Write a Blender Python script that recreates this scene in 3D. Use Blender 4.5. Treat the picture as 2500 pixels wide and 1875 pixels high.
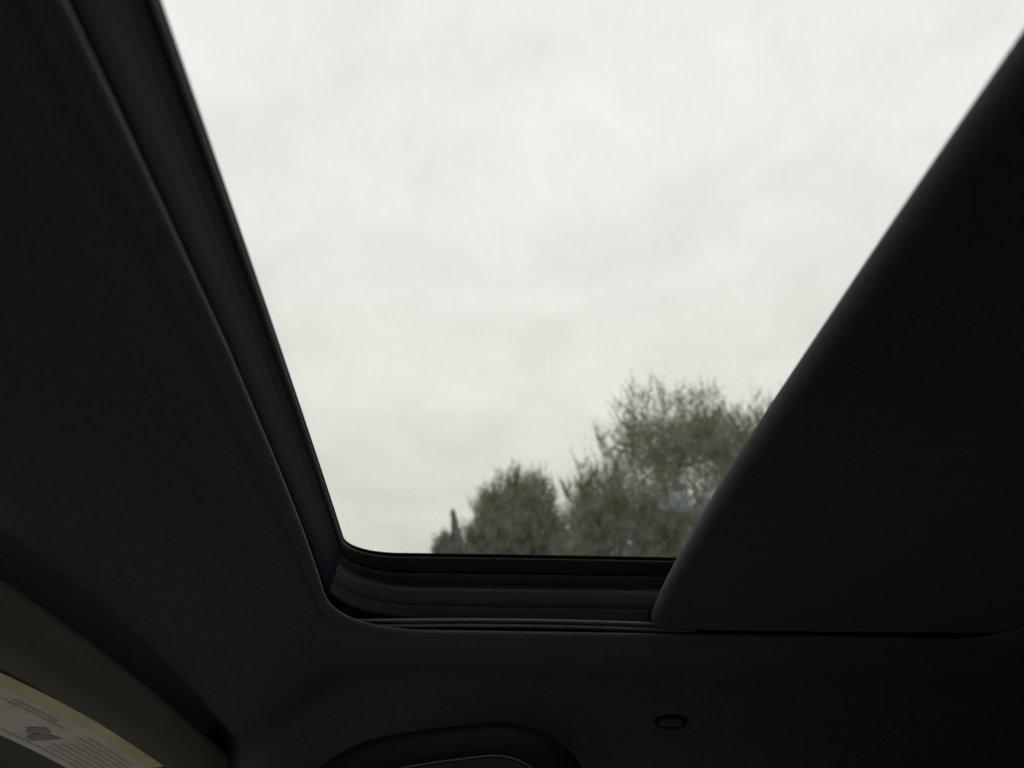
import bpy, math, random
import numpy as np
from math import sin, cos, pi, radians
from mathutils import Vector, Matrix

for o in list(bpy.data.objects):
    bpy.data.objects.remove(o)
S = bpy.context.scene
COL = S.collection
random.seed(7)
rng = np.random.default_rng(11)

EYE = 1.25          # eye height above the road
K = 0.85            # the cabin was laid out in eye units; K turns them into metres

# ------------------------------------------------------------------ camera
ELEV, AZ = radians(32.4), radians(-3.3)
F = Vector((cos(ELEV)*cos(AZ), cos(ELEV)*sin(AZ), sin(ELEV)))
cd = bpy.data.cameras.new('camera')
cam = bpy.data.objects.new('camera', cd)
COL.objects.link(cam)
cam.location = (0, 0, EYE)
cam.rotation_euler = F.to_track_quat('-Z', 'Y').to_euler()
cd.sensor_width = 36.0
cd.lens = 1878.0/2500.0*36.0
cd.clip_start = 0.01
cd.clip_end = 3000
cd.dof.use_dof = True
cd.dof.focus_distance = 0.98*K
cd.dof.aperture_fstop = cd.lens/(6.4*K)
cd.dof.aperture_blades = 0
S.camera = cam

# ------------------------------------------------------------------ world: overcast sky
SUN_EL, SUN_ROT = radians(58), radians(250)
w = bpy.data.worlds.new('World')
S.world = w
w.use_nodes = True
nt = w.node_tree
nt.nodes.clear()
N = nt.nodes.new
L = nt.links.new
out = N('ShaderNodeOutputWorld')
bg = N('ShaderNodeBackground')
bg.inputs['Strength'].default_value = 0.1
sky = N('ShaderNodeTexSky')
sky.sky_type = 'NISHITA'
sky.sun_disc = False
sky.sun_elevation = SUN_EL
sky.sun_rotation = SUN_ROT
sky.air_density = 1.0
sky.dust_density = 3.0
tc = N('ShaderNodeTexCoord')
sep = N('ShaderNodeSeparateXYZ')
L(tc.outputs['Generated'], sep.inputs[0])
zc = N('ShaderNodeMath'); zc.operation = 'MAXIMUM'; zc.inputs[1].default_value = 0.12
L(sep.outputs['Z'], zc.inputs[0])
dx = N('ShaderNodeMath'); dx.operation = 'DIVIDE'; L(sep.outputs['X'], dx.inputs[0]); L(zc.outputs[0], dx.inputs[1])
dy = N('ShaderNodeMath'); dy.operation = 'DIVIDE'; L(sep.outputs['Y'], dy.inputs[0]); L(zc.outputs[0], dy.inputs[1])
cmb = N('ShaderNodeCombineXYZ'); L(dx.outputs[0], cmb.inputs[0]); L(dy.outputs[0], cmb.inputs[1])
no1 = N('ShaderNodeTexNoise'); no1.inputs['Scale'].default_value = 3.4; no1.inputs['Detail'].default_value = 6; no1.inputs['Roughness'].default_value = 0.55
no1.inputs['Distortion'].default_value = 0.4
L(cmb.outputs[0], no1.inputs['Vector'])
# overcast luminance rises from the horizon to the zenith
lum = N('ShaderNodeMapRange')
lum.inputs['From Min'].default_value = 0.0; lum.inputs['From Max'].default_value = 0.9
lum.inputs['To Min'].default_value = 8.75; lum.inputs['To Max'].default_value = 10.35
L(sep.outputs['Z'], lum.inputs['Value'])
var = N('ShaderNodeMapRange')
var.inputs['From Min'].default_value = 0.25; var.inputs['From Max'].default_value = 0.75
var.inputs['To Min'].default_value = 0.91; var.inputs['To Max'].default_value = 1.08
L(no1.outputs['Fac'], var.inputs['Value'])
mul = N('ShaderNodeMath'); mul.operation = 'MULTIPLY'
L(lum.outputs[0], mul.inputs[0]); L(var.outputs[0], mul.inputs[1])
tint = N('ShaderNodeMix'); tint.data_type = 'RGBA'
tint.inputs[6].default_value = (0.995, 1.0, 0.905, 1)
tint.inputs[7].default_value = (0.985, 0.993, 0.985, 1)
tf = N('ShaderNodeMapRange')
tf.inputs['From Min'].default_value = 0.30; tf.inputs['From Max'].default_value = 0.75
L(sep.outputs['Z'], tf.inputs['Value']); L(tf.outputs[0], tint.inputs[0])
vm = N('ShaderNodeVectorMath'); vm.operation = 'SCALE'
L(tint.outputs[2], vm.inputs[0]); L(mul.outputs[0], vm.inputs['Scale'])
mx = N('ShaderNodeMix'); mx.data_type = 'RGBA'
mx.inputs[0].default_value = 0.93
L(sky.outputs[0], mx.inputs[6]); L(vm.outputs[0], mx.inputs[7])
L(mx.outputs[2], bg.inputs['Color'])
L(bg.outputs[0], out.inputs[0])

# ------------------------------------------------------------------ sun (behind cloud)
sd = bpy.data.lights.new('sun', 'SUN')
sd.energy = 0.6
sd.angle = radians(25)
sd.color = (1.0, 0.96, 0.9)
sun = bpy.data.objects.new('sun', sd)
COL.objects.link(sun)
sdir = Vector((cos(SUN_EL)*sin(SUN_ROT), cos(SUN_EL)*cos(SUN_ROT), sin(SUN_EL)))
sun.rotation_euler = (-sdir).to_track_quat('-Z', 'Y').to_euler()
sun.location = (0, 0, 30)

S.view_settings.view_transform = 'Standard'
S.view_settings.look = 'None'
S.view_settings.exposure = 0
S.view_settings.gamma = 1
S.view_settings.use_curve_mapping = False
S.render.engine = 'CYCLES'
S.cycles.use_denoising = True
S.cycles.max_bounces = 10
S.cycles.diffuse_bounces = 5
S.cycles.glossy_bounces = 4
S.cycles.transparent_max_bounces = 16
S.cycles.sample_clamp_indirect = 4

# ================================================================== helpers
def pmat(name, col, rough=0.6, spec=0.5, bump=0.0, scale=200, var=0.0, metallic=0, vscale=8, sheen=0, coat=0, detail=3, stretch=None):
    m = bpy.data.materials.new(name)
    m.use_nodes = True
    n = m.node_tree.nodes
    l = m.node_tree.links
    b = n['Principled BSDF']
    b.inputs['Base Color'].default_value = (*col, 1)
    b.inputs['Roughness'].default_value = rough
    b.inputs['Specular IOR Level'].default_value = spec
    b.inputs['Metallic'].default_value = metallic
    if sheen:
        b.inputs['Sheen Weight'].default_value = sheen
        b.inputs['Sheen Roughness'].default_value = 0.5
    if coat:
        b.inputs['Coat Weight'].default_value = coat
        b.inputs['Coat Roughness'].default_value = 0.15
    t = n.new('ShaderNodeTexCoord')
    vec = t.outputs['Object']
    if stretch:
        mp = n.new('ShaderNodeMapping')
        mp.inputs['Scale'].default_value = stretch
        l.new(vec, mp.inputs[0])
        vec = mp.outputs[0]
    if bump:
        x = n.new('ShaderNodeTexNoise')
        x.inputs['Scale'].default_value = scale
        x.inputs['Detail'].default_value = detail
        l.new(vec, x.inputs['Vector'])
        bp = n.new('ShaderNodeBump')
        bp.inputs['Strength'].default_value = bump
        bp.inputs['Distance'].default_value = 0.0012
        l.new(x.outputs['Fac'], bp.inputs['Height'])
        l.new(bp.outputs[0], b.inputs['Normal'])
    if var:
        x = n.new('ShaderNodeTexNoise')
        x.inputs['Scale'].default_value = vscale
        x.inputs['Detail'].default_value = 5
        l.new(vec, x.inputs['Vector'])
        r = n.new('ShaderNodeMapRange')
        r.inputs['From Min'].default_value = 0.3
        r.inputs['From Max'].default_value = 0.7
        r.inputs['To Min'].default_value = 1-var
        r.inputs['To Max'].default_value = 1+var
        l.new(x.outputs['Fac'], r.inputs['Value'])
        v = n.new('ShaderNodeVectorMath')
        v.operation = 'SCALE'
        v.inputs[0].default_value = col
        l.new(r.outputs[0], v.inputs['Scale'])
        l.new(v.outputs[0], b.inputs['Base Color'])
    return m

def mesh(name, verts, faces, mat, parent=None, smooth=True, cabin=True, loc=(0, 0, 0)):
    """one mesh object; cabin=True: verts are in eye units about the eye point"""
    me = bpy.data.meshes.new(name)
    if cabin:
        verts = [(v[0]*K, v[1]*K, EYE+v[2]*K) for v in verts]
    me.from_pydata([tuple(map(float, v)) for v in verts], [], faces)
    me.update()
    if smooth:
        me.polygons.foreach_set('use_smooth', [True]*len(me.polygons))
    o = bpy.data.objects.new(name, me)
    COL.objects.link(o)
    o.location = loc
    if mat:
        me.materials.append(mat)
    if parent:
        o.parent = parent
        o.matrix_parent_inverse = Matrix.Identity(4)
    return o

def tag(o, label=None, cat=None, group=None, kind=None):
    if label: o['label'] = label
    if cat: o['category'] = cat
    if group: o['group'] = group
    if kind: o['kind'] = kind
    return o

def empty(name, *a, **k):
    o = bpy.data.objects.new(name, None)
    COL.objects.link(o)
    tag(o, *a, **k)
    return o

def loft(rings, closed=True, cap=False):
    """rings: list of equally long point lists -> verts, faces"""
    n = len(rings[0])
    V = [p for r in rings for p in r]
    Fc = []
    for i in range(len(rings)-1):
        for j in range(n if closed else n-1):
            a, b = i*n+j, i*n+(j+1) % n
            Fc.append((a, b, b+n, a+n))
    if cap:
        Fc.append(tuple(range(n))[::-1])
        Fc.append(tuple(range((len(rings)-1)*n, len(rings)*n)))
    return V, Fc

def box(x0, x1, y0, y1, z0, z1):
    V = [(x, y, z) for z in (z0, z1) for y in (y0, y1) for x in (x0, x1)]
    Fc = [(0, 2, 3, 1), (4, 5, 7, 6), (0, 1, 5, 4), (2, 6, 7, 3), (0, 4, 6, 2), (1, 3, 7, 5)]
    return V, Fc

def join(parts):
    V, Fc = [], []
    for v, f in parts:
        o = len(V)
        V += list(v)
        Fc += [tuple(i+o for i in q) for q in f]
    return V, Fc

def lerp(a, b, t): return a+(b-a)*t

def interp(x, pts):
    return float(np.interp(x, [p[0] for p in pts], [p[1] for p in pts]))

def smooth_interp(pts, x):
    """monotone-ish cubic through points"""
    xs = [p[0] for p in pts]; ys = [p[1] for p in pts]
    if x <= xs[0]: return ys[0]
    if x >= xs[-1]: return ys[-1]
    i = int(np.searchsorted(xs, x))-1
    i = max(0, min(i, len(xs)-2))
    def slope(k):
        if k == 0: return (ys[1]-ys[0])/(xs[1]-xs[0])
        if k == len(xs)-1: return (ys[-1]-ys[-2])/(xs[-1]-xs[-2])
        return (ys[k+1]-ys[k-1])/(xs[k+1]-xs[k-1])
    h = xs[i+1]-xs[i]; t = (x-xs[i])/h
    return ((2*t**3-3*t*t+1)*ys[i]+(t**3-2*t*t+t)*h*slope(i)+(-2*t**3+3*t*t)*ys[i+1]+(t**3-t*t)*h*slope(i+1))

# ================================================================== materials
M_head = pmat('headliner_cloth', (0.100, 0.104, 0.117), 0.95, 0.15, bump=0.9, scale=520, var=0.10, vscale=160, sheen=0.04)
M_shade = pmat('shade_cloth', (0.030, 0.034, 0.043), 0.95, 0.15, bump=0.9, scale=520, var=0.10, vscale=160, sheen=0.15)
M_navy = pmat('navy_painted_metal', (0.007, 0.010, 0.020), 0.6, 0.18, bump=0.05, scale=60, var=0.1)
M_rub = pmat('black_rubber', (0.012, 0.012, 0.013), 0.5, 0.4, bump=0.1, scale=300, var=0.15)
M_rail = pmat('black_rail', (0.050, 0.053, 0.056), 0.45, 0.5, bump=0.05, scale=200, var=0.1)
M_lite = pmat('grey_guide_rail', (0.12, 0.124, 0.128), 0.4, 0.5, bump=0.1, scale=90, var=0.15)
M_dark = pmat('dark_cavity', (0.004, 0.004, 0.005), 0.8, 0.2)
M_plas = pmat('black_plastic', (0.007, 0.007, 0.008), 0.6, 0.25, bump=0.25, scale=700, var=0.1)
M_visor = pmat('visor_vinyl', (0.12, 0.118, 0.102), 0.85, 0.25, bump=0.4, scale=600, var=0.06, vscale=20)
M_white = pmat('label_paper', (0.88, 0.84, 0.78), 0.55, 0.4, var=0.08, vscale=25)
M_yellow = pmat('label_yellow', (0.86, 0.74, 0.46), 0.55, 0.4, var=0.12, vscale=25)
M_ink = pmat('label_ink', (0.36, 0.33, 0.31), 0.6, 0.3, var=0.2, vscale=60)
M_inkp = pmat('label_pale_ink', (0.68, 0.64, 0.59), 0.6, 0.3, var=0.2, vscale=60)
M_trim = pmat('cabin_trim', (0.20, 0.20, 0.195), 0.8, 0.3, bump=0.3, scale=300, var=0.1)
M_dash = pmat('dashboard_vinyl', (0.52, 0.47, 0.39), 0.7, 0.3, bump=0.3, scale=300, var=0.1)
M_door = pmat('door_trim', (0.075, 0.075, 0.075), 0.8, 0.3, bump=0.3, scale=300, var=0.1)
M_seat = pmat('seat_cloth', (0.17, 0.16, 0.145), 0.9, 0.2, bump=0.4, scale=400, var=0.1)
M_paint = pmat('car_paint', (0.02, 0.03, 0.055), 0.3, 0.5, coat=0.8)
M_ground = pmat('concrete', (0.30, 0.29, 0.27), 0.9, 0.3, bump=0.6, scale=120, var=0.2, vscale=1.5)
M_bark = pmat('bark', (0.085, 0.068, 0.05), 0.9, 0.2, bump=0.8, scale=40, var=0.3, vscale=12)

def glass_mat():
    m = bpy.data.materials.new('dusty_tinted_glass')
    m.use_nodes = True
    n = m.node_tree.nodes; l = m.node_tree.links
    n.clear()
    o = n.new('ShaderNodeOutputMaterial')
    tr = n.new('ShaderNodeBsdfTransparent'); tr.inputs[0].default_value = (0.978, 0.980, 0.960, 1)
    gl = n.new('ShaderNodeBsdfGlossy'); gl.inputs['Roughness'].default_value = 0.01
    fr = n.new('ShaderNodeFresnel')
    gm = n.new('ShaderNodeNewGeometry')          # both faces of the pane meet air: same reflectance on the way in and out
    io = n.new('ShaderNodeMapRange'); io.inputs['To Min'].default_value = 1.4; io.inputs['To Max'].default_value = 1/1.4
    l.new(gm.outputs['Backfacing'], io.inputs['Value']); l.new(io.outputs[0], fr.inputs['IOR'])
    m1 = n.new('ShaderNodeMixShader')
    l.new(fr.outputs[0], m1.inputs[0]); l.new(tr.outputs[0], m1.inputs[1]); l.new(gl.outputs[0], m1.inputs[2])
    df = n.new('ShaderNodeBsdfTranslucent'); df.inputs[0].default_value = (0.62, 0.62, 0.58, 1)
    t = n.new('ShaderNodeTexCoord')
    mp = n.new('ShaderNodeMapping'); mp.inputs['Scale'].default_value = (17, 33, 1)
    l.new(t.outputs['Object'], mp.inputs[0])
    a = n.new('ShaderNodeTexNoise'); a.inputs['Scale'].default_value = 1.6; a.inputs['Detail'].default_value = 7; a.inputs['Roughness'].default_value = 0.6
    a.inputs['Distortion'].default_value = 0.8
    l.new(mp.outputs[0], a.inputs['Vector'])
    r = n.new('ShaderNodeMapRange')
    r.inputs['From Min'].default_value = 0.3; r.inputs['From Max'].default_value = 0.75
    r.inputs['To Min'].default_value = 0.0; r.inputs['To Max'].default_value = 0.068
    l.new(a.outputs['Fac'], r.inputs['Value'])
    m2 = n.new('ShaderNodeMixShader')
    l.new(r.outputs[0], m2.inputs[0]); l.new(m1.outputs[0], m2.inputs[1]); l.new(df.outputs[0], m2.inputs[2])
    l.new(m2.outputs[0], o.inputs[0])
    return m
M_glass = glass_mat()

def film_mat(name, col, a0, scale=90):
    m = bpy.data.materials.new(name)
    m.use_nodes = True
    n = m.node_tree.nodes; l = m.node_tree.links
    n.clear()
    o = n.new('ShaderNodeOutputMaterial')
    tr = n.new('ShaderNodeBsdfTransparent')
    df = n.new('ShaderNodeBsdfTranslucent'); df.inputs[0].default_value = (*col, 1)
    t = n.new('ShaderNodeTexCoord')
    a = n.new('ShaderNodeTexNoise'); a.inputs['Scale'].default_value = scale; a.inputs['Detail'].default_value = 4
    l.new(t.outputs['Object'], a.inputs['Vector'])
    r = n.new('ShaderNodeMapRange')
    r.inputs['From Min'].default_value = 0.3; r.inputs['From Max'].default_value = 0.7
    r.inputs['To Min'].default_value = a0*0.5; r.inputs['To Max'].default_value = a0*1.4
    l.new(a.outputs['Fac'], r.inputs['Value'])
    mm = n.new('ShaderNodeMixShader')
    l.new(r.outputs[0], mm.inputs[0]); l.new(tr.outputs[0], mm.inputs[1]); l.new(df.outputs[0], mm.inputs[2])
    l.new(mm.outputs[0], o.inputs[0])
    return m

def leaf_mat(name, c1, c2, trans=0.25):
    m = bpy.data.materials.new(name)
    m.use_nodes = True
    n = m.node_tree.nodes; l = m.node_tree.links
    n.clear()
    o = n.new('ShaderNodeOutputMaterial')
    g = n.new('ShaderNodeNewGeometry')
    mixc = n.new('ShaderNodeMix'); mixc.data_type = 'RGBA'
    mixc.inputs[6].default_value = (*c1, 1); mixc.inputs[7].default_value = (*c2, 1)
    t = n.new('ShaderNodeTexCoord')
    a = n.new('ShaderNodeTexNoise'); a.inputs['Scale'].default_value = 1.3; a.inputs['Detail'].default_value = 3
    l.new(t.outputs['Object'], a.inputs['Vector'])
    ad = n.new('ShaderNodeMath'); ad.operation = 'MULTIPLY_ADD'; ad.inputs[1].default_value = 0.5
    l.new(g.outputs['Random Per Island'], ad.inputs[0])
    r = n.new('ShaderNodeMapRange'); r.inputs['From Min'].default_value = 0.35; r.inputs['From Max'].default_value = 0.65
    r.inputs['To Min'].default_value = 0; r.inputs['To Max'].default_value = 0.5
    l.new(a.outputs['Fac'], r.inputs['Value']); l.new(r.outputs[0], ad.inputs[2])
    l.new(ad.outputs[0], mixc.inputs[0])
    b = n.new('ShaderNodeBsdfPrincipled'); b.inputs['Roughness'].default_value = 0.5; b.inputs['Specular IOR Level'].default_value = 0.4
    l.new(mixc.outputs[2], b.inputs['Base Color'])
    tl = n.new('ShaderNodeBsdfTranslucent'); l.new(mixc.outputs[2], tl.inputs[0])
    mm = n.new('ShaderNodeMixShader'); mm.inputs[0].default_value = trans
    l.new(b.outputs[0], mm.inputs[1]); l.new(tl.outputs[0], mm.inputs[2])
    l.new(mm.outputs[0], o.inputs[0])
    return m

# ================================================================== ground and cabin shell
g = mesh('ground', [(-1500, -1500, 0), (1500, -1500, 0), (1500, 1500, 0), (-1500, 1500, 0)], [(0, 1, 2, 3)], M_ground, cabin=False, smooth=False)
tag(g, kind='structure')

XC = 0.5                                   # middle of the car, eye units
XW = 0.945                                 # half width at the roof edge

SIDE = [(0, .340), (.30, .333), (.50, .318), (.66, .2935), (.685, .2865), (.72, .280), (.77, .271), (.808, .261), (.835, .241), (.86, .214), (.90, .174), (.93, .125), (.945, .08)]
FRONT = [(.08, 0), (.17, .001), (.25, .016), (.31, .050), (.355, .084), (.382, .095), (.405, .088), (.43, .060), (.47, .048), (.52, .060), (.58, .105), (.66, .160), (.75, .215)]
REAR = [(0, 0), (.15, .02), (.5, .10)]
def Hz(X, Y):
    d = abs(X-XC)
    z = smooth_interp(SIDE, d)
    Yp = Y+.08*(X-XC)**2
    z -= smooth_interp(FRONT, Yp)
    if Y < -1.0: z -= interp(-1.0-Y, REAR)
    return z

# rounded outlines sampled with matched parameters; the first point is the middle of the far side
def outline(x0, x1, y0, y1, rx, ry, n=24, ns=26):
    P = []
    def line(a, b, k):
        for i in range(k):
            t = i/k
            P.append((lerp(a[0], b[0], t), lerp(a[1], b[1], t)))
    def arc(cx, cy, a0, a1):
        for i in range(n):
            t = lerp(a0, a1, i/n)
            c, s = cos(t), sin(t)
            e = 2/2.15
            P.append((cx+rx*math.copysign(abs(c)**e, c), cy+ry*math.copysign(abs(s)**e, s)))
    line((x1, y0+ry), (x1, y1-ry), ns); arc(x1-rx, y1-ry, 0, pi/2)
    line((x1-rx, y1), (x0+rx, y1), ns); arc(x0+rx, y1-ry, pi/2, pi)
    line((x0, y1-ry), (x0, y0+ry), ns); arc(x0+rx, y0+ry, pi, 1.5*pi)
    line((x0+rx, y0), (x1-rx, y0), ns); arc(x1-rx, y0+ry, 1.5*pi, 2*pi)
    return P
GL = outline(-.085, 1.090, -.80, .176, .060, .075)     # clear glass
LIP = outline(-.160, 1.158, -.86, .192, .135, .125)    # hole in the headliner
NP = len(GL)
OUT = []
for (x, y) in LIP:                                     # matching points on the cabin edge
    dx_, dy_ = x-XC, y+.33
    sc_ = min((XW-.0005)/max(abs(dx_), 1e-6), (.95 if dy_ > 0 else 1.45)/max(abs(dy_), 1e-6))
    OUT.append((XC+dx_*sc_, -.33+dy_*sc_))

def lipz(x, y): return Hz(x, y)
rings = []
rr = .019
for k in range(6):                                     # rolled edge: from the inner rim round to the underside
    a = pi/2*k/5
    rg = []
    for (x, y), (xo, yo) in zip(LIP, OUT):
        d = Vector((xo-x, yo-y)).normalized()
        q = rr-rr*cos(a)
        rg.append((x+d.x*q, y+d.y*q, lipz(x, y)+.42*(rr-rr*sin(a))))
    if k == 0:                                         # the cloth turns back over the top of the rim
        rings.append([(x+(x2-x)*.02, y+(y2-y)*.02, z+.001) for (x, y, z), (x2, y2) in zip(rg, OUT)])
    rings.append(rg)
NR = 46
for k in range(1, NR+1):
    t = (k/NR)**1.15
    rg = []
    for (x, y), (xo, yo) in zip(LIP, OUT):
        d = Vector((xo-x, yo-y)).normalized()
        xs, ys = x+d.x*rr, y+d.y*rr
        X, Y = lerp(xs, xo, t), lerp(ys, yo, t)
        # X is pushed so the sheet is sampled finely near the side curve
        rg.append((X, Y, Hz(X, Y)))
    rings.append(rg)
V_, F_ = loft(rings)
o = mesh('headliner', V_, F_, M_head)
tag(o, 'dark cloth headliner round the sunroof opening', kind='structure')

# outer roof skin, with the glass hole
def Gz(x, y): return .402-.022*(x-XC)**2-.010*(y+.3)**2
rings = []
for k, t in enumerate((0, .25, .5, .75, .9, 1)):
    rg = []
    for (x, y), (xo, yo) in zip(outline(-.19, 1.20, -.92, .215, .10, .10), OUT):
        xo2, yo2 = XC+(xo-XC)*1.04, -.33+(yo+.33)*1.02
        X, Y = lerp(x, xo2, t), lerp(y, yo2, t)
        rg.append((X, Y, lerp(Gz(x, y)+.004, max(.10, Hz(xo, yo)+.02), t**2.4)))
    rings.append(rg)
V_, F_ = loft(rings)
o = mesh('roof_panel', V_, F_, M_paint)
tag(o, 'outer painted roof skin round the sunroof', kind='structure')

# lower cabin: floor, side walls with window openings, dashboard, rear wall
XL, XR = XC-XW-.01, XC+XW+.01
ZF = -1.15
tag(mesh('cabin_floor', *box(XL, XR, -2.2, 1.9, ZF-.03, ZF), M_trim, smooth=False), kind='structure')
def side_wall(x0, x1):
    P = [box(x0, x1, -2.2, 1.9, ZF, -.42)]                     # door panel below the windows
    P.append(box(x0, x1, -.52, -.38, -.42, .10))               # middle pillar
    P.append(box(x0, x1, -2.2, -.50, -.42, .10))              # rear quarter, its windows closed up to darken the rear cabin
    P.append(box(x0, x1, .95, 1.9, -.42, -.30))
    P.append(box(x0, x1, -2.2, .64, -.045, .11))                 # rail over the windows
    return join(P)
tag(mesh('cabin_wall', *side_wall(XR-.02, XR+.04), M_door, smooth=False), kind='structure')
tag(mesh('cabin_wall', *join([side_wall(XL-.04, XL+.02), box(XL-.04, XL+.02, -.39, .05, -.41, .08)]), M_trim, smooth=False), kind='structure')  # extra box: added panel over part of the driver's window, cuts side light
tag(mesh('cabin_wall', *box(XL, XR, -2.24, -2.2, ZF, .06), M_trim, smooth=False), kind='structure')
# rear end of the roof down to the rear wall
tag(mesh('cabin_wall', [(XL, -1.75, .22), (XR, -1.75, .22), (XR, -2.22, .0), (XL, -2.22, .0)], [(0, 1, 2, 3)], M_trim, smooth=False), kind='structure')
# windscreen pillars
pil = []
for xa in (XL, XR):
    a0 = Vector((xa, .60, .10)); a1 = Vector((xa, 1.45, -.40))
    for q in (0,):
        r0 = [(a0.x-.04, a0.y-.05, a0.z), (a0.x+.04, a0.y-.05, a0.z), (a0.x+.04, a0.y+.03, a0.z), (a0.x-.04, a0.y+.03, a0.z)]
        r1 = [(x, y+.85, z-.50) for x, y, z in r0]
        pil.append(loft([r0, r1], cap=True))
tag(mesh('cabin_pillar', *join(pil), M_trim, smooth=False), kind='structure')
dash = [[(x, 1.0, -.60), (x, .92, -.48), (x, .98, -.40), (x, 1.45, -.38), (x, 1.9, -.42), (x, 1.9, ZF), (x, 1.15, ZF)] for x in (XL, XR)]
tag(mesh('dashboard', *loft(dash, cap=True), M_dash, smooth=False), kind='structure')
def seat(xc, y):
    def rsec(w, d0, z, n=20, cy=0):
        return [(xc+w*math.copysign(abs(cos(t))**.5, cos(t)), y+cy+d0*math.copysign(abs(sin(t))**.5, sin(t)), z) for t in [2*pi*i/n for i in range(n)]]
    base = [rsec(.27, .27, -.86), rsec(.30, .30, -.80), rsec(.30, .30, -.72), rsec(.27, .27, -.68)]
    back = [rsec(.28, .08, -.70, cy=-.27), rsec(.29, .10, -.5, cy=-.33), rsec(.25, .08, -.22, cy=-.40), rsec(.18, .05, -.14, cy=-.42)]
    hd = [rsec(.10, .04, -.14, cy=-.43), rsec(.14, .06, -.10, cy=-.43), rsec(.14, .06, .03, cy=-.44), rsec(.10, .04, .07, cy=-.44)]
    return join([loft(base, cap=True), loft(back, cap=True), loft(hd, cap=True)])
o = mesh('car_seat', *seat(1.0, -.05), M_seat)
tag(o, 'dark cloth passenger seat below the grab handle', 'seat')

# ================================================================== sunroof
sr = empty('sunroof', 'tilting glass sunroof with dark frame, letting in the overcast sky', 'sunroof')
# frame: (t across from glass edge to lip, s down from glass to lip)
prof_seal = [(.10, .0), (.05, .02), (.02, .045), (.05, .075), (.14, .115), (.24, .135), (.34, .150), (.38, .165)]
prof_slot = [(.38, .165), (.60, .15), (.60, .19), (.43, .185)]
prof_frame = [(.43, .185), (.52, .22), (.74, .25), (.84, .27), (.80, .31), (.72, .345), (.74, .40), (.86, .50), (.955, .545)]
prof_front = [(.38, .165), (.50, .225), (.56, .26), (.60, .275), (.64, .31), (.80, .43), (.955, .56), (1.02, .60), (1.12, .66), (1.26, .72), (1.35, .72)]
prof_step = [(.955, .545), (1.0, .552), (1.02, .562), (1.06, .60), (1.12, .64), (1.20, .70), (1.26, .72), (1.35, .72)]
def frame_mesh(prof, sub=4, i0=0, i1=None):
    i1 = NP if i1 is None else i1
    idx = [i % NP for i in range(i0, i1+1)]
    pp = []
    for i in range(len(prof)-1):
        for k in range(sub):
            u = k/sub
            pp.append((lerp(prof[i][0], prof[i+1][0], u), lerp(prof[i][1], prof[i+1][1], u)))
    pp.append(prof[-1])
    rings = []
    for t, s in pp:
        rg = []
        for i in idx:
            (gx, gy), (lx, ly) = GL[i], LIP[i]
            z0 = Gz(gx, gy); z1 = lipz(lx, ly)
            rg.append((lerp(gx, lx, t), lerp(gy, ly, t), z0-(z0-z1)*s))
        rings.append(rg)
    return loft(rings, closed=False)
mesh('seal', *frame_mesh(prof_seal), M_rub, sr)
mesh('glass_border', *frame_mesh([(0, -.018), (0, .003), (.12, .003), (.6, .0), (.6, -.018)], 2), M_dark, sr)
mesh('seal_gap', *frame_mesh(prof_slot, 1), M_dark, sr)
IA, IB = 26+20, 26+24+26+4                            # front stretch of the ring, corner to corner
mesh('front_frame', *frame_mesh(prof_front, 4, IA, IB), M_navy, sr)
mesh('side_frame', *frame_mesh(prof_frame, 4, IB, NP+IA), M_rail, sr)
mesh('side_step', *frame_mesh(prof_step, 4, IB, NP+IA), M_rail, sr)
# gutter behind everything so no light leaks between frame and roof skin
mesh('gutter', *frame_mesh([(1.32, .72), (1.6, .66), (1.9, .50), (2.1, .2), (2.3, .0)], 2), M_dark, sr)
# straight guide rails down the far side and the near side
def rail(x0, x1, z0, z1, y0=-.345, y1=.19, n=30, face=1):
    rings = []
    for i in range(n+1):
        y = lerp(y0, y1, i/n)
        dz = -.011*min(((y+.10)/.40)**2, 1.0)
        q = .0012
        rings.append([(x0+q, y, z0+dz), (x0, y, z0+dz+q), (x0, y, z1+dz-q), (x0+q, y, z1+dz), (x1, y, z1+dz), (x1, y, z0+dz)])
    return loft(rings, cap=True)
mesh('guide_rail', *rail(1.150, 1.175, .3145, .3190), M_lite, sr)
mesh('guide_rail', *rail(1.157, 1.175, .3082, .3130), M_lite, sr)
mesh('guide_channel', *rail(1.172, 1.178, .3035, .345), M_dark, sr)
# glass: a crowned pane with rounded corners reaching over the seal
def pane(off):
    rings = []
    for t in np.linspace(0.02, 1, 14):
        rings.append([(lerp(XC, lerp(gx, lx, .5), t), lerp(-.62, lerp(gy, ly, .5), t)) for (gx, gy), (lx, ly) in zip(GL, LIP)])
    return [[(x, y, Gz(x, y)+off) for x, y in r] for r in rings]
lo, hi = pane(.0025), pane(.0075)
n_ = NP
va, fa = loft(lo); fa = [q[::-1] for q in fa]; fa.append(tuple(range(n_))[::-1])
vb, fb = loft(hi); fb.append(tuple(range(n_)))
V_, F_ = join([(va, fa), (vb, fb)])
glass = mesh('glass', V_, F_, M_glass, sr)
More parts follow.
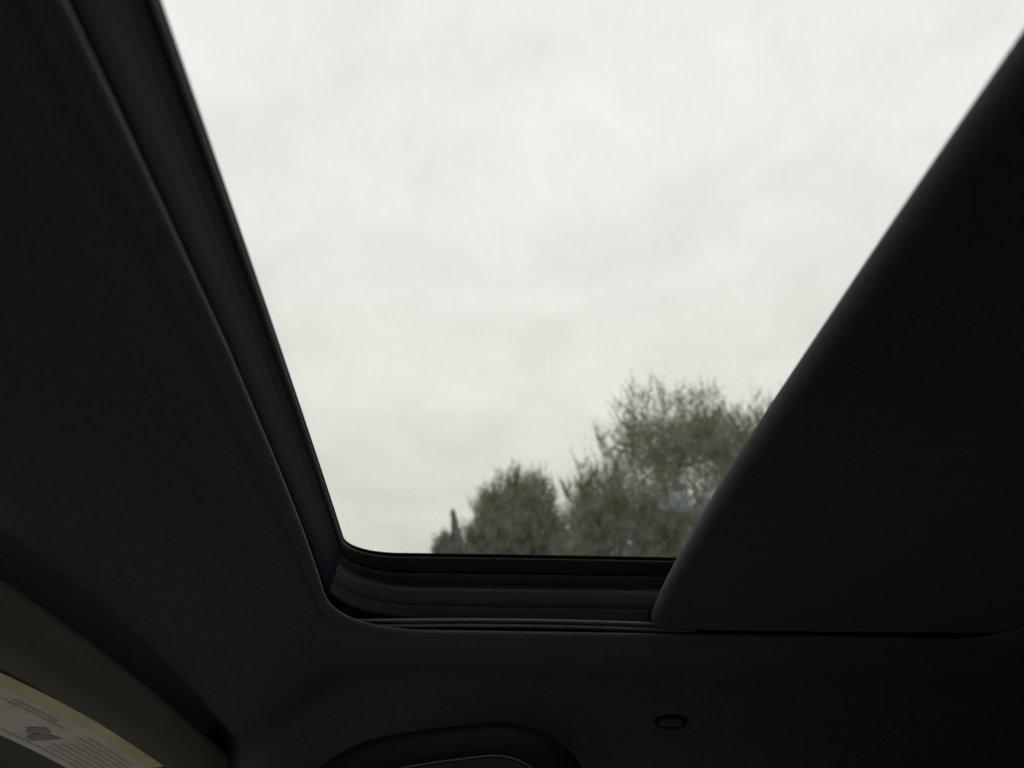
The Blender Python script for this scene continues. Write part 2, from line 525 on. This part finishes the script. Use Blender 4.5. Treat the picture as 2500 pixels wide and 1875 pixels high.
# dust and small marks on the pane
V_, F_ = [], []
for i in range(170):
    x = random.uniform(.25, 1.08); y = random.uniform(-.31, .16)
    if i > 60: x = random.uniform(.85, 1.085)
    r = random.choice([.00022, .0003, .0004, .00055])*(.6+.4*x)
    c = len(V_)
    z = Gz(x, y)+.0018
    for k in range(6):
        V_.append((x+r*cos(k*pi/3)*1.3, y+r*sin(k*pi/3), z-.0001)) 
    F_.append(tuple(range(c, c+6)))
M_speck = pmat('dust_speck', (0.75, 0.75, 0.70), 0.9, 0.2)
M_speck.node_tree.nodes['Principled BSDF'].inputs['Transmission Weight'].default_value = 0.0
o = mesh('dust_speck', V_, F_, film_mat('speck', (.9, .9, .85), .6), sr, smooth=False); tag(o, kind='stuff')
# reflection near the far corner, painted as a pale blue patch
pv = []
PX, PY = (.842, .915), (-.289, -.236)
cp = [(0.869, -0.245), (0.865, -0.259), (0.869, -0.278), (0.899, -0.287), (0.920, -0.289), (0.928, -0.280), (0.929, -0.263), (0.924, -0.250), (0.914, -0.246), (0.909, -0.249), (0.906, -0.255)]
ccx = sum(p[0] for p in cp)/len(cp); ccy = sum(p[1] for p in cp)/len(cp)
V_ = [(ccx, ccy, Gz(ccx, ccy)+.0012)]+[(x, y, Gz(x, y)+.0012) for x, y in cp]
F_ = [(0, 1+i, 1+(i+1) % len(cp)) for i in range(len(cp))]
o = mesh('painted_reflection', V_, F_, film_mat('reflection_tint', (.36, .50, .62), .10, 35), sr, smooth=False)
o['label'] = 'faint pale blue reflection painted on the glass in front of the tree'
# hairline scratch
V_ = []
for i in range(9):
    t = i/8
    x, y = lerp(.555, .640, t), -.069-.006*t+.001*sin(t*5)
    V_ += [(x, y-.0005, Gz(x, y)+.0012), (x, y+.0005, Gz(x, y)+.0012)]
o = mesh('scratch', V_, [(2*i, 2*i+1, 2*i+3, 2*i+2) for i in range(8)], film_mat('scratch_film', (.25, .25, .25), .09, 200), sr, smooth=False)

# ================================================================== sliding sunshade, part closed
sh = empty('sunshade', 'sliding dark fabric sunshade half drawn across the sunroof, rounded front edge', 'sunshade')
def Sz(x, y):
    return .343-.075*max(0, abs(x-XC)-.1)**2 - .02*(y+.5)**2*0
YF = -.262
def yfront(x): return YF-.004*math.exp(-((x-.95)/.18)**2)*1.0-.012*max(0, (x-.9)/.25)**2
rings = []
xs = np.linspace(-.15, 1.163, 60)
for x in xs:
    c = yfront(x)
    end = max(0, 1-abs(x-XC)/.664) 
    pinch = min(1, (end/.03)**.5) if end < .03 else 1
    z = Sz(x, 0)
    R = .0155*(.7+.3*pinch)
    sec = []
    # bullnose: from underside round the front to the top
    for k in range(13):
        a = -pi/2+pi*k/12
        sec.append((x, c-.0155+R*cos(a)*1.0, z+R*sin(a)*.95+.002))
    sec.append((x, -.95, z+R*.6+.002))
    sec.append((x, -.95, z-R*.3-.006))
    for yy in (-.85, -.70, -.55, -.45, -.38, -.33, -.305):
        sag = .008*sin(min(1, (c-yy)/.35)*pi)*pinch
        sec.append((x, yy, z-R*.95-sag*.5+.002))
    rings.append(sec)
V_, F_ = loft(rings, cap=True)
mesh('panel', V_, F_, M_shade, sh)
# little end block that runs in the track
mesh('guide_block', *join([rail(1.146, 1.19, .3205, .338, -.33, -.275, 6)]), M_plas, sh)

# ================================================================== sun visor with its warning label
def Vz(X, Y):
    Yp = Y+.08*(X-XC)**2
    return .212-.36*(Yp-.405)-.10*max(0, X-XC)**2
sv = empty('sun_visor', 'folded sun visor with a yellow and white warning label, left of the grab handle', 'sun visor')
rings = []
vx = np.concatenate([np.linspace(.60, .63, 5), np.linspace(.66, 1.34, 22), np.linspace(1.345, 1.39, 9)])
for x in vx:
    e = min((x-.595)/.035, (1.395-x)/.055, 1.0)
    e = max(0.02, 1-(1-e)**2)**.5 if e < 1 else 1
    off = .08*(x-XC)**2
    y0, y1 = .420-off+(1-e)*.05, .610-off-(1-e)*.05
    th = .012*e
    sec = []
    m = 10
    for k in range(m+1):
        a = pi/2+pi*k/m
        sec.append((x, y0+.060+.060*math.copysign(abs(cos(a))**.8, cos(a))*e, Vz(x, y0+.06)+.03*e+.03*e*sin(a)))
    for k in range(1, 12):
        y = lerp(y0+.064, y1-.012, k/12)
        sec.append((x, y, Vz(x, y)+.0))
    for k in range(m+1):
        a = -pi/2+pi*k/m
        sec.append((x, y1-.012+.012*cos(a)*e, Vz(x, y1)+th+th*sin(a)))
    for k in range(1, 12):
        y = lerp(y1-.012, y0+.064, k/12)
        sec.append((x, y, Vz(x, y)+2*th))
    rings.append(sec)
mesh('pad', *loft(rings, cap=True), M_visor, sv)
# label: quad patches on the visor face; (p,q): p along the label 0..1, q across 0 = rear edge
LC = {}
def set_label(a, b, c, d): LC.update(a=a, b=b, c=c, d=d)
set_label((.70, .487), (1.254, .428), (1.205, .513), (.70, .560))
def lab(p, q):
    x = lerp(lerp(LC['a'][0], LC['b'][0], p), lerp(LC['d'][0], LC['c'][0], p), q)
    y = lerp(lerp(LC['a'][1], LC['b'][1], p), lerp(LC['d'][1], LC['c'][1], p), q)
    return x, y
def patch(p0, p1, q0, q1, h, n=16, m=3, wob=0, poly=None):
    if poly:
        V = [(*lab(*c), 0) for c in poly]
        V = [(x, y, Vz(x, y)-h) for x, y, _ in V]
        return V, [tuple(range(len(V)))]
    V = []
    for i in range(n+1):
        for j in range(m+1):
            x, y = lab(lerp(p0, p1, i/n), lerp(q0, q1, j/m))
            V.append((x, y, Vz(x, y)-h))
    Fc = [(i*(m+1)+j, (i+1)*(m+1)+j, (i+1)*(m+1)+j+1, i*(m+1)+j+1) for i in range(n) for j in range(m)]
    return V, Fc
lb = mesh('label', *patch(0, 1, 0, 1, .0012), M_white, sv)
lb['label'] = 'yellow and white warning label stuck on the visor'
mesh('yellow_band', *patch(0, 1, 0, .21, .0018), M_yellow, lb)
pic = join([patch(0, 0, 0, 0, .0018, poly=[(.57, .66), (.60, .52), (.635, .56), (.62, .70), (.60, .76)]),
            patch(0, 0, 0, 0, .0018, poly=[(.615, .74), (.645, .60), (.69, .56), (.675, .72), (.66, .84), (.63, .84)])])
mesh('pictogram', *pic, M_ink, lb, smooth=False)
for q, p0, p1 in [(.33, .40, .58), (.40, .38, .64), (.34, .72, .96), (.42, .70, .97), (.50, .74, .97), (.58, .74, .95), (.66, .72, .97), (.74, .70, .94), (.82, .72, .96), (.90, .55, .95)]:
    P = []
    p = p0
    while p < p1:
        wd = random.uniform(.006, .020)
        P.append(patch(p, min(p+wd, p1), q-.016, q+.016, .0018, n=1, m=1))
        p += wd+.004
    mesh('text_line', *join(P), M_inkp, lb, smooth=False)

# ================================================================== grab handle
gh = empty('grab_handle', 'black plastic grab handle over the passenger door', 'handle')
def tube(path, n=16, cap=True):
    """path: (centre, half height, half thickness); section across the path in the plane of its bend and X"""
    rings = []
    m = len(path)
    for i in range(m):
        c, h, th = path[i]
        a = Vector(path[max(0, i-1)][0]); b = Vector(path[min(m-1, i+1)][0])
        t = (b-a).normalized()
        nx = Vector((1, 0, 0)); nx = (nx-t*nx.dot(t)).normalized()
        up = t.cross(nx)
        rg = []
        for k in range(n):
            an = 2*pi*k/n
            cc, ss = cos(an), sin(an)
            e = .75
            rg.append(tuple(Vector(c)+nx*(th*math.copysign(abs(cc)**e, cc))+up*(h*math.copysign(abs(ss)**e, ss))))
        rings.append(rg)
    return loft(rings, cap=cap)
def spline(pts, n):
    """Catmull-Rom through rows of numbers"""
    P = [np.array(p, float) for p in pts]
    P = [2*P[0]-P[1]]+P+[2*P[-1]-P[-2]]
    R = []
    for i in range(1, len(P)-2):
        for k in range(n):
            t = k/n
            a, b, c, d = P[i-1:i+3]
            R.append(.5*((2*b)+(-a+c)*t+(2*a-5*b+4*c-d)*t*t+(-a+3*b-3*c+d)*t**3))
    R.append(P[-2])
    return R
HX = 1.315
rows = [  # x, y, z, half height, half thickness
    (HX+.128, -.180, .010, .046, .018), (HX+.080, -.174, .062, .044, .020), (HX+.03, -.156, .120, .038, .021), (HX+.005, -.128, .152, .030, .021),
    (HX-.005, -.066, .173, .0255, .020), (HX-.005, .020, .167, .0255, .020), (HX-.002, .105, .155, .026, .020), (HX+.0, .150, .143, .027, .020),
    (HX+.004, .192, .118, .029, .021), (HX+.02, .224, .082, .034, .021), (HX+.06, .245, .040, .040, .020), (HX+.128, .255, .005, .040, .018)]
sp = spline(rows, 8)
V_, F_ = tube([((r[0], r[1], r[2]), r[3], r[4]) for r in sp], 20)
mesh('grip', V_, F_, M_plas, gh)
# highlight along the grip's inner edge, put in as a paler bead
ml = []
for r0_, r1_, r2_ in zip(sp[8:-10], sp[9:-9], sp[10:-8]):
    t = Vector((0, r2_[1]-r0_[1], r2_[2]-r0_[2])).normalized()
    inn = Vector((0, t.z, -t.y))
    if inn.dot(Vector((0, .05-r1_[1], .02-r1_[2]))) < 0: inn = -inn
    c = Vector((r1_[0]-r1_[4]*.72, r1_[1], r1_[2]))+inn*(r1_[3]*.93)
    ml.append((tuple(c), .0011, .0011))
M_bead = pmat('handle_highlight', (0.11, 0.10, 0.085), 0.35, 0.6)
mesh('highlight_bead', *tube(ml, 8), M_bead, gh)

# ================================================================== coat hook
hk = empty('coat_hook', 'small ribbed black coat hook on the dark headliner, right of the grab handle', 'hook')
hx, hy = 1.362, -.342
hz = Hz(hx, hy)
nrm = Vector((-(Hz(hx+.01, hy)-Hz(hx-.01, hy))/.02, 0, 1)).normalized()*-1   # points into the cabin (down and inwards)
ax = Vector((0, 1, 0)); ay = nrm.cross(ax).normalized()
def onhook(u, v, h): 
    p = Vector((hx, hy, hz))+ax*u+ay*v+nrm*h
    return tuple(p)
rings = []
for t, h in ((1.0, .0), (.98, .003), (.9, .0055), (.78, .0062), (.70, .0045), (.62, .0015)):
    rings.append([onhook(.029*t*cos(a), .0125*t*sin(a), h) for a in [2*pi*i/28 for i in range(28)]])
V_, F_ = loft(rings); F_.append(tuple(range(len(V_)-28, len(V_))))
mesh('bezel', V_, F_, M_plas, hk)
M_rib = pmat('hook_rib', (0.17, 0.17, 0.17), 0.35, 0.5)
for i in range(9):
    u = .0185-.0042*i
    hh = .0085*math.sqrt(max(.05, 1-(u/.024)**2))
    P = []
    for v in np.linspace(-1, 1, 7):
        h = .0035+.006*math.sqrt(max(0, 1-v*v))
        P.append([onhook(u-.0008, v*hh, h), onhook(u+.0008, v*hh, h), onhook(u+.0008, v*hh, h-.004), onhook(u-.0008, v*hh, h-.004)])
    mesh('rib', *loft(P, cap=True), M_rib, hk, smooth=False)

# ================================================================== trees
def leaves_mesh(name, base, d, side, ln, wd, mat, parent):
    """kite-shaped leaves, arrays of base point, direction, side vector"""
    n = len(base)
    up = np.cross(d, side)
    tip = base+d*ln[:, None]
    mid = base+d*(ln*.45)[:, None]
    a = mid+side*wd[:, None]*.5+up*(wd*.12)[:, None]
    b = mid-side*wd[:, None]*.5+up*(wd*.12)[:, None]
    V = np.stack([base, a, tip, b], 1).reshape(-1, 3)
    me = bpy.data.meshes.new(name)
    me.vertices.add(4*n); me.vertices.foreach_set('co', V.ravel().astype(np.float32))
    me.loops.add(4*n); me.loops.foreach_set('vertex_index', np.arange(4*n, dtype=np.int32))
    me.polygons.add(n)
    me.polygons.foreach_set('loop_start', np.arange(0, 4*n, 4, dtype=np.int32))
    me.polygons.foreach_set('loop_total', np.full(n, 4, dtype=np.int32))
    me.update(calc_edges=True)
    me.materials.append(mat)
    o = bpy.data.objects.new(name, me)
    COL.objects.link(o)
    if parent: o.parent = parent
    return o

def unit(a): return a/np.maximum(np.linalg.norm(a, axis=-1, keepdims=True), 1e-9)
def rand_perp(d):
    r = rng.normal(size=d.shape)
    r -= d*np.sum(r*d, -1, keepdims=True)
    return unit(r)

def limb(V, Fc, p0, p1, r0, r1, seg=6, n=6, wob=.06):
    p0, p1 = np.array(p0, float), np.array(p1, float)
    L_ = np.linalg.norm(p1-p0)
    off = rng.normal(size=3)*wob*L_
    rings = []
    for i in range(seg+1):
        t = i/seg
        c = p0+(p1-p0)*t+off*sin(pi*t)
        d = Vector(p1-p0).normalized()
        u = d.orthogonal().normalized(); v = d.cross(u)
        r = lerp(r0, r1, t)
        rings.append([tuple(Vector(c)+u*r*cos(2*pi*k/n)+v*r*sin(2*pi*k/n)) for k in range(n)])
    o = len(V)
    v_, f_ = loft(rings, cap=True)
    V += v_; Fc += [tuple(i+o for i in q) for q in f_]

def shoots_to_leaves(start, dirs, length, per, ln, wd, curve=.25, spread=1.0, taper=.5):
    """every shoot carries `per` leaves set alternately round it"""
    n = len(start)
    k = np.arange(per)
    t = (k+.5)/per
    bend = rand_perp(dirs)
    base = start[:, None, :]+dirs[:, None, :]*(length[:, None]*t)[..., None]+bend[:, None, :]*(curve*length[:, None]*t**2*.4)[..., None]
    sd = rng.normal(size=(n, per, 3))
    dd = np.repeat(dirs[:, None, :], per, 1)
    sd -= dd*np.sum(sd*dd, -1, keepdims=True)
    sd = unit(sd)
    ld = unit(dd*.75+sd*spread)
    base = base.reshape(-1, 3); ld = ld.reshape(-1, 3)
    size = (1-taper*t)[None, :]*rng.uniform(.65, 1.2, (n, per))
    size = size.ravel()
    return base, ld, rand_perp(ld), ln*size, wd*size

def in_ellipsoids(n, ells):
    """random points in a union of ellipsoids, biased outwards"""
    w_ = np.array([e[6] for e in ells], float); w_ /= w_.sum()
    ch = rng.choice(len(ells), n, p=w_)
    e = np.array([e[:6] for e in ells], float)[ch]
    d = unit(rng.normal(size=(n, 3)))
    r = rng.uniform(0, 1, n)**(1/2.2)
    return e[:, :3]+d*r[:, None]*e[:, 3:6], d, r

M_leafA = leaf_mat('grey_green_leaf', (0.060, 0.084, 0.016), (0.165, 0.200, 0.048), .45)
M_leafB = leaf_mat('palm_leaf', (0.050, 0.080, 0.020), (0.140, 0.180, 0.058), .4)
M_leafC = leaf_mat('olive_leaf', (0.068, 0.090, 0.016), (0.165, 0.200, 0.044), .45)
M_leafD = leaf_mat('dark_leaf', (0.035, 0.042, 0.026), (0.075, 0.085, 0.05), .2)
M_brown = leaf_mat('brown_leaf', (0.075, 0.045, 0.035), (0.12, 0.08, 0.06), .15)

# --- big airy tree
bt = empty('tree', 'tall airy grey green tree with upright feathery twigs against the sky', 'tree', group='trees outside the car')
TX = 10.6
ells = [  # y, z(above ground) lobes at X ~ TX
    (TX, -3.5, 5.6, 1.4, 1.7, 1.5, 3.2),
    (TX+.3, -5.3, 5.4, 1.4, 1.6, 1.7, 2.6),
    (TX-.2, -2.3, 5.4, 1.0, .95, 1.1, 1.5),
    (TX, -2.9, 7.0, .9, .75, 1.0, 1.2),
    (TX+.2, -4.0, 7.0, .9, .75, 1.0, 1.5),
    (TX+.4, -5.1, 7.0, .9, .8, .85, 1.0),
    (TX-.2, -1.75, 5.0, .6, .45, .8, .60),
    (TX-.1, -1.45, 4.5, .7, .55, .75, .40),
    (TX, -3.0, 5.3, .8, .7, .7, 1.2),
    (TX-.1, -2.0, 5.7, .6, .55, .7, .60),
    (TX, -3.4, 4.2, 1.5, 1.9, 1.0, 2.0)]
nsh = 21000
p, d, r = in_ellipsoids(nsh, ells)
# clumping: keep points near clump centres so that sky shows between
cl, _, _ = in_ellipsoids(330, ells)
dist = np.min(np.linalg.norm((p[:, None, :]-cl[None])*np.array([.8, 1, 1]), axis=2), axis=1)
keep = dist < rng.uniform(.12, .35, nsh)
p, d, r = p[keep], d[keep], r[keep]
ln = rng.uniform(.22, .46, len(p))
dirs = unit(d*.55+np.array([0, 0, 1.0])*rng.uniform(.5, 1.2, (len(p), 1))+rng.normal(size=p.shape)*.28)
A = [shoots_to_leaves(p, dirs, ln, 12, .075, .028, spread=.9)]
# long upright sprays that break the outline
tips = [(-2.92, 7.95, .75), (-2.55, 7.5, .55), (-3.15, 7.6, .5), (-3.75, 7.7, .6), (-4.3, 7.75, .6), (-4.5, 7.5, .4), (-2.3, 7.25, .5), (-2.05, 6.9, .5), (-1.80, 6.95, .5),
        (-1.55, 6.35, .5), (-1.45, 6.65, .7), (-1.45, 5.95, .4), (-1.25, 6.05, .35), (-1.12, 5.6, .3), (-5.0, 7.6, .6), (-5.5, 7.4, .6), (-3.45, 7.35, .5), (-4.05, 7.5, .5), (-1.05, 5.3, .3)]
st, dr, ll = [], [], []
for y, z, l_ in tips:
    y *= TX/10; z = (z-EYE)*TX/10+EYE
    dd = Vector((0, (y+3.6)*.10+random.uniform(-.12, .12), 1)).normalized()
    base = np.array([TX+random.uniform(-.3, .3), y, z])-np.array(dd)*l_*1.5
    for q in range(9):
        # the main spray and two short side twigs
        if q < 4:
            st.append(base+np.array([0, random.uniform(-.03, .03), 0])); dr.append(tuple(unit(np.array(dd)+rng.normal(size=3)*.09))); ll.append(l_*(1.5-.12*q))
        else:
            d2 = unit(np.array([random.uniform(-.3, .3), random.choice((-1, 1))*.55, 1.0]))
            st.append(base+np.array(dd)*l_*random.uniform(.2, .8)); dr.append(tuple(d2)); ll.append(l_*.5)
A.append(shoots_to_leaves(np.array(st), np.array(dr), np.array(ll), 30, .070, .024, spread=.75, taper=.6))
cat = [np.concatenate([a[i] for a in A]) for i in range(5)]
leaves_mesh('crown', *cat, M_leafA, bt)
V_, F_ = [], []
limb(V_, F_, (TX, -3.6, -.1), (TX, -3.5, 2.9), .20, .14, 8, 10, .03)
forks = []
for e in ells:
    c = np.array(e[:3])
    limb(V_, F_, (TX, -3.5, 2.85), c-np.array([0, 0, e[5]*.3]), .09, .035, 8, 7, .06)
    forks.append(c-np.array([0, 0, e[5]*.3]))
sel = rng.choice(len(p), 260, replace=False)
for i in sel:
    f_ = min(forks, key=lambda q: np.linalg.norm(q-p[i]))
    limb(V_, F_, f_, p[i]+dirs[i]*.1, .022, .006, 4, 4, .08)
mesh('trunk', V_, F_, M_bark, bt, cabin=False)

# --- understory shrub tree, olive, low in front
ut = empty('tree', 'low bushy olive green tree filling the bottom right of the sunroof view', 'tree', group='trees outside the car')
UX = 9.6
ells = [(UX, -2.3, 3.9, .8, .9, .75, 1.2), (UX, -3.5, 4.2, .8, 1.0, .9, 1.3), (UX, -1.3, 3.6, .7, .7, .65, .8), (UX, -4.6, 4.4, .8, 1.0, 1.1, 1.2), (UX, -2.8, 3.4, 1.0, 2.0, .8, 1.0)]
p2, d2, r2 = in_ellipsoids(7000, ells)
cl, _, _ = in_ellipsoids(120, ells)
dist = np.min(np.linalg.norm(p2[:, None, :]-cl[None], axis=2), axis=1)
k2 = dist < rng.uniform(.15, .42, len(p2))
p2, d2 = p2[k2], d2[k2]
dirs2 = unit(d2*.8+np.array([0, 0, .6])+rng.normal(size=p2.shape)*.5)
c_ = shoots_to_leaves(p2, dirs2, rng.uniform(.15, .35, len(p2)), 12, .085, .042, spread=1.1)
leaves_mesh('crown', *c_, M_leafC, ut)
V_, F_ = [], []
limb(V_, F_, (UX, -2.9, -.1), (UX, -2.9, 2.4), .13, .09, 8, 10, .03)
for e in ells: limb(V_, F_, (UX, -2.9, 2.35), e[:3], .06, .02, 6, 6, .06)
mesh('trunk', V_, F_, M_bark, ut, cabin=False)

# --- dense round topped tree with fine needle leaves
pt = empty('tree', 'dense round topped dark green tree with spiky needle leaves, left of the tall airy tree', 'tree', group='trees outside the car')
NX = 9.0
ells = [(NX, -.50, 4.62, .60, .46, .90, 1.5), (NX+.1, -.78, 4.75, .50, .36, .80, 1.2), (NX+.1, -1.05, 4.2, .5, .36, .7, .7), (NX, -.24, 4.38, .5, .30, .78, .9)]
p5, d5, r5 = in_ellipsoids(3600, ells)
cl, _, _ = in_ellipsoids(90, ells)
dist = np.min(np.linalg.norm(p5[:, None, :]-cl[None], axis=2), axis=1)
k5 = dist < rng.uniform(.10, .34, len(p5))
p5, d5 = p5[k5], d5[k5]
lean = np.stack([np.zeros(len(p5)), (p5[:, 1]+.55)*.35, np.ones(len(p5))], 1)
dirs5 = unit(d5*.35+lean+rng.normal(size=p5.shape)*.16)
A = [shoots_to_leaves(p5, dirs5, rng.uniform(.14, .30, len(p5)), 8, .12, .012, spread=.45, taper=.3, curve=.1),
     shoots_to_leaves(p5, dirs5, rng.uniform(.14, .30, len(p5)), 10, .07, .028, spread=.9)]
cat = [np.concatenate([a[i] for a in A]) for i in range(5)]
leaves_mesh('crown', *cat, M_leafB, pt)
V_, F_ = [], []
limb(V_, F_, (NX, -.55, -.1), (NX, -.55, 3.3), .14, .10, 10, 10, .01)
for e in ells: limb(V_, F_, (NX, -.55, 3.25), e[:3], .06, .02, 6, 6, .04)
mesh('trunk', V_, F_, M_bark, pt, cabin=False)

# --- bushy twiggy tree behind the palm
mt = empty('tree', 'twiggy grey green tree top rising just behind the dense round topped tree', 'tree', group='trees outside the car')
MX = 10.8
ells = [(MX, -.95, 4.6, .7, .55, .75, 1.0), (MX, -.60, 5.5, .35, .30, .60, .35), (MX, -1.6, 4.3, .7, .6, .7, .9), (MX, -.1, 4.0, .5, .5, .7, .6)]
p3, d3, r3 = in_ellipsoids(3600, ells)
cl, _, _ = in_ellipsoids(110, ells)
dist = np.min(np.linalg.norm(p3[:, None, :]-cl[None], axis=2), axis=1)
k3 = dist < rng.uniform(.12, .36, len(p3))
p3, d3 = p3[k3], d3[k3]
dirs3 = unit(d3*.5+np.array([0, 0, 1.0])+rng.normal(size=p3.shape)*.3)
A = [shoots_to_leaves(p3, dirs3, rng.uniform(.2, .38, len(p3)), 12, .08, .030)]
A.append(shoots_to_leaves(np.array([(MX, -.52, 5.75), (MX, -.74, 5.75), (MX, -.62, 5.6), (MX, -.45, 5.6)]), unit(np.array([(0, .12, 1), (0, -.1, 1), (0, 0, 1.), (0, .5, 1)])), np.array([.55, .6, .5, .4]), 24, .08, .03))
cat = [np.concatenate([a[i] for a in A]) for i in range(5)]
leaves_mesh('crown', *cat, M_leafA, mt)
V_, F_ = [], []
limb(V_, F_, (MX, -.8, -.1), (MX, -.8, 3.2), .12, .08, 8, 10, .03)
for e in ells: limb(V_, F_, (MX, -.8, 3.15), e[:3], .05, .015, 6, 6, .06)
mesh('trunk', V_, F_, M_bark, mt, cabin=False)

# --- small dark tree at the left end of the row
dt = empty('tree', 'small dark tree top at the left end of the row of trees', 'tree', group='trees outside the car')
DX = 8.5
ells = [(DX, .27, 4.25, .14, .11, .30, 1.0), (DX, .18, 4.0, .16, .20, .30, .8), (DX, .20, 3.6, .25, .28, .4, 1)]
p4, d4, r4 = in_ellipsoids(900, ells)
dirs4 = unit(d4*.5+np.array([0, 0, .8])+rng.normal(size=p4.shape)*.4)
c_ = shoots_to_leaves(p4, dirs4, rng.uniform(.08, .18, len(p4)), 10, .06, .026, spread=1.1)
leaves_mesh('crown', *c_, M_leafD, dt)
V_, F_ = [], []
limb(V_, F_, (DX, .2, -.1), (DX, .22, 4.2), .07, .02, 8, 8, .01)
mesh('trunk', V_, F_, M_bark, dt, cabin=False)

# --- brown pointed dead top beside it
sk = empty('dead_tree', 'narrow brown pointed dead tree top beside the small dark tree', 'dead tree', group='trees outside the car')
P0 = np.array([8.5, .02, 3.9])
n5 = 420
tt = rng.uniform(0, 1, n5)
axis = np.array([0, .20, 1.0]); 
tt = tt**1.3
st = np.stack([8.5+rng.normal(size=n5)*.03, .075+.125*tt+rng.uniform(-1, 1, n5)*.11*(1-tt), 4.12+.60*tt], 1)
dr = unit(np.array([[0, .10, 1.0]])+rng.normal(size=(n5, 3))*np.array([.05, .05, .05]))
c_ = shoots_to_leaves(st, dr, np.full(n5, .10), 6, .14, .020, spread=.12)
leaves_mesh('crown', *c_, M_brown, sk)
V_, F_ = [], []
limb(V_, F_, (8.5, .0, -.1), (8.5, .10, 4.3), .06, .015, 8, 8, .005)
mesh('trunk', V_, F_, M_bark, sk, cabin=False)
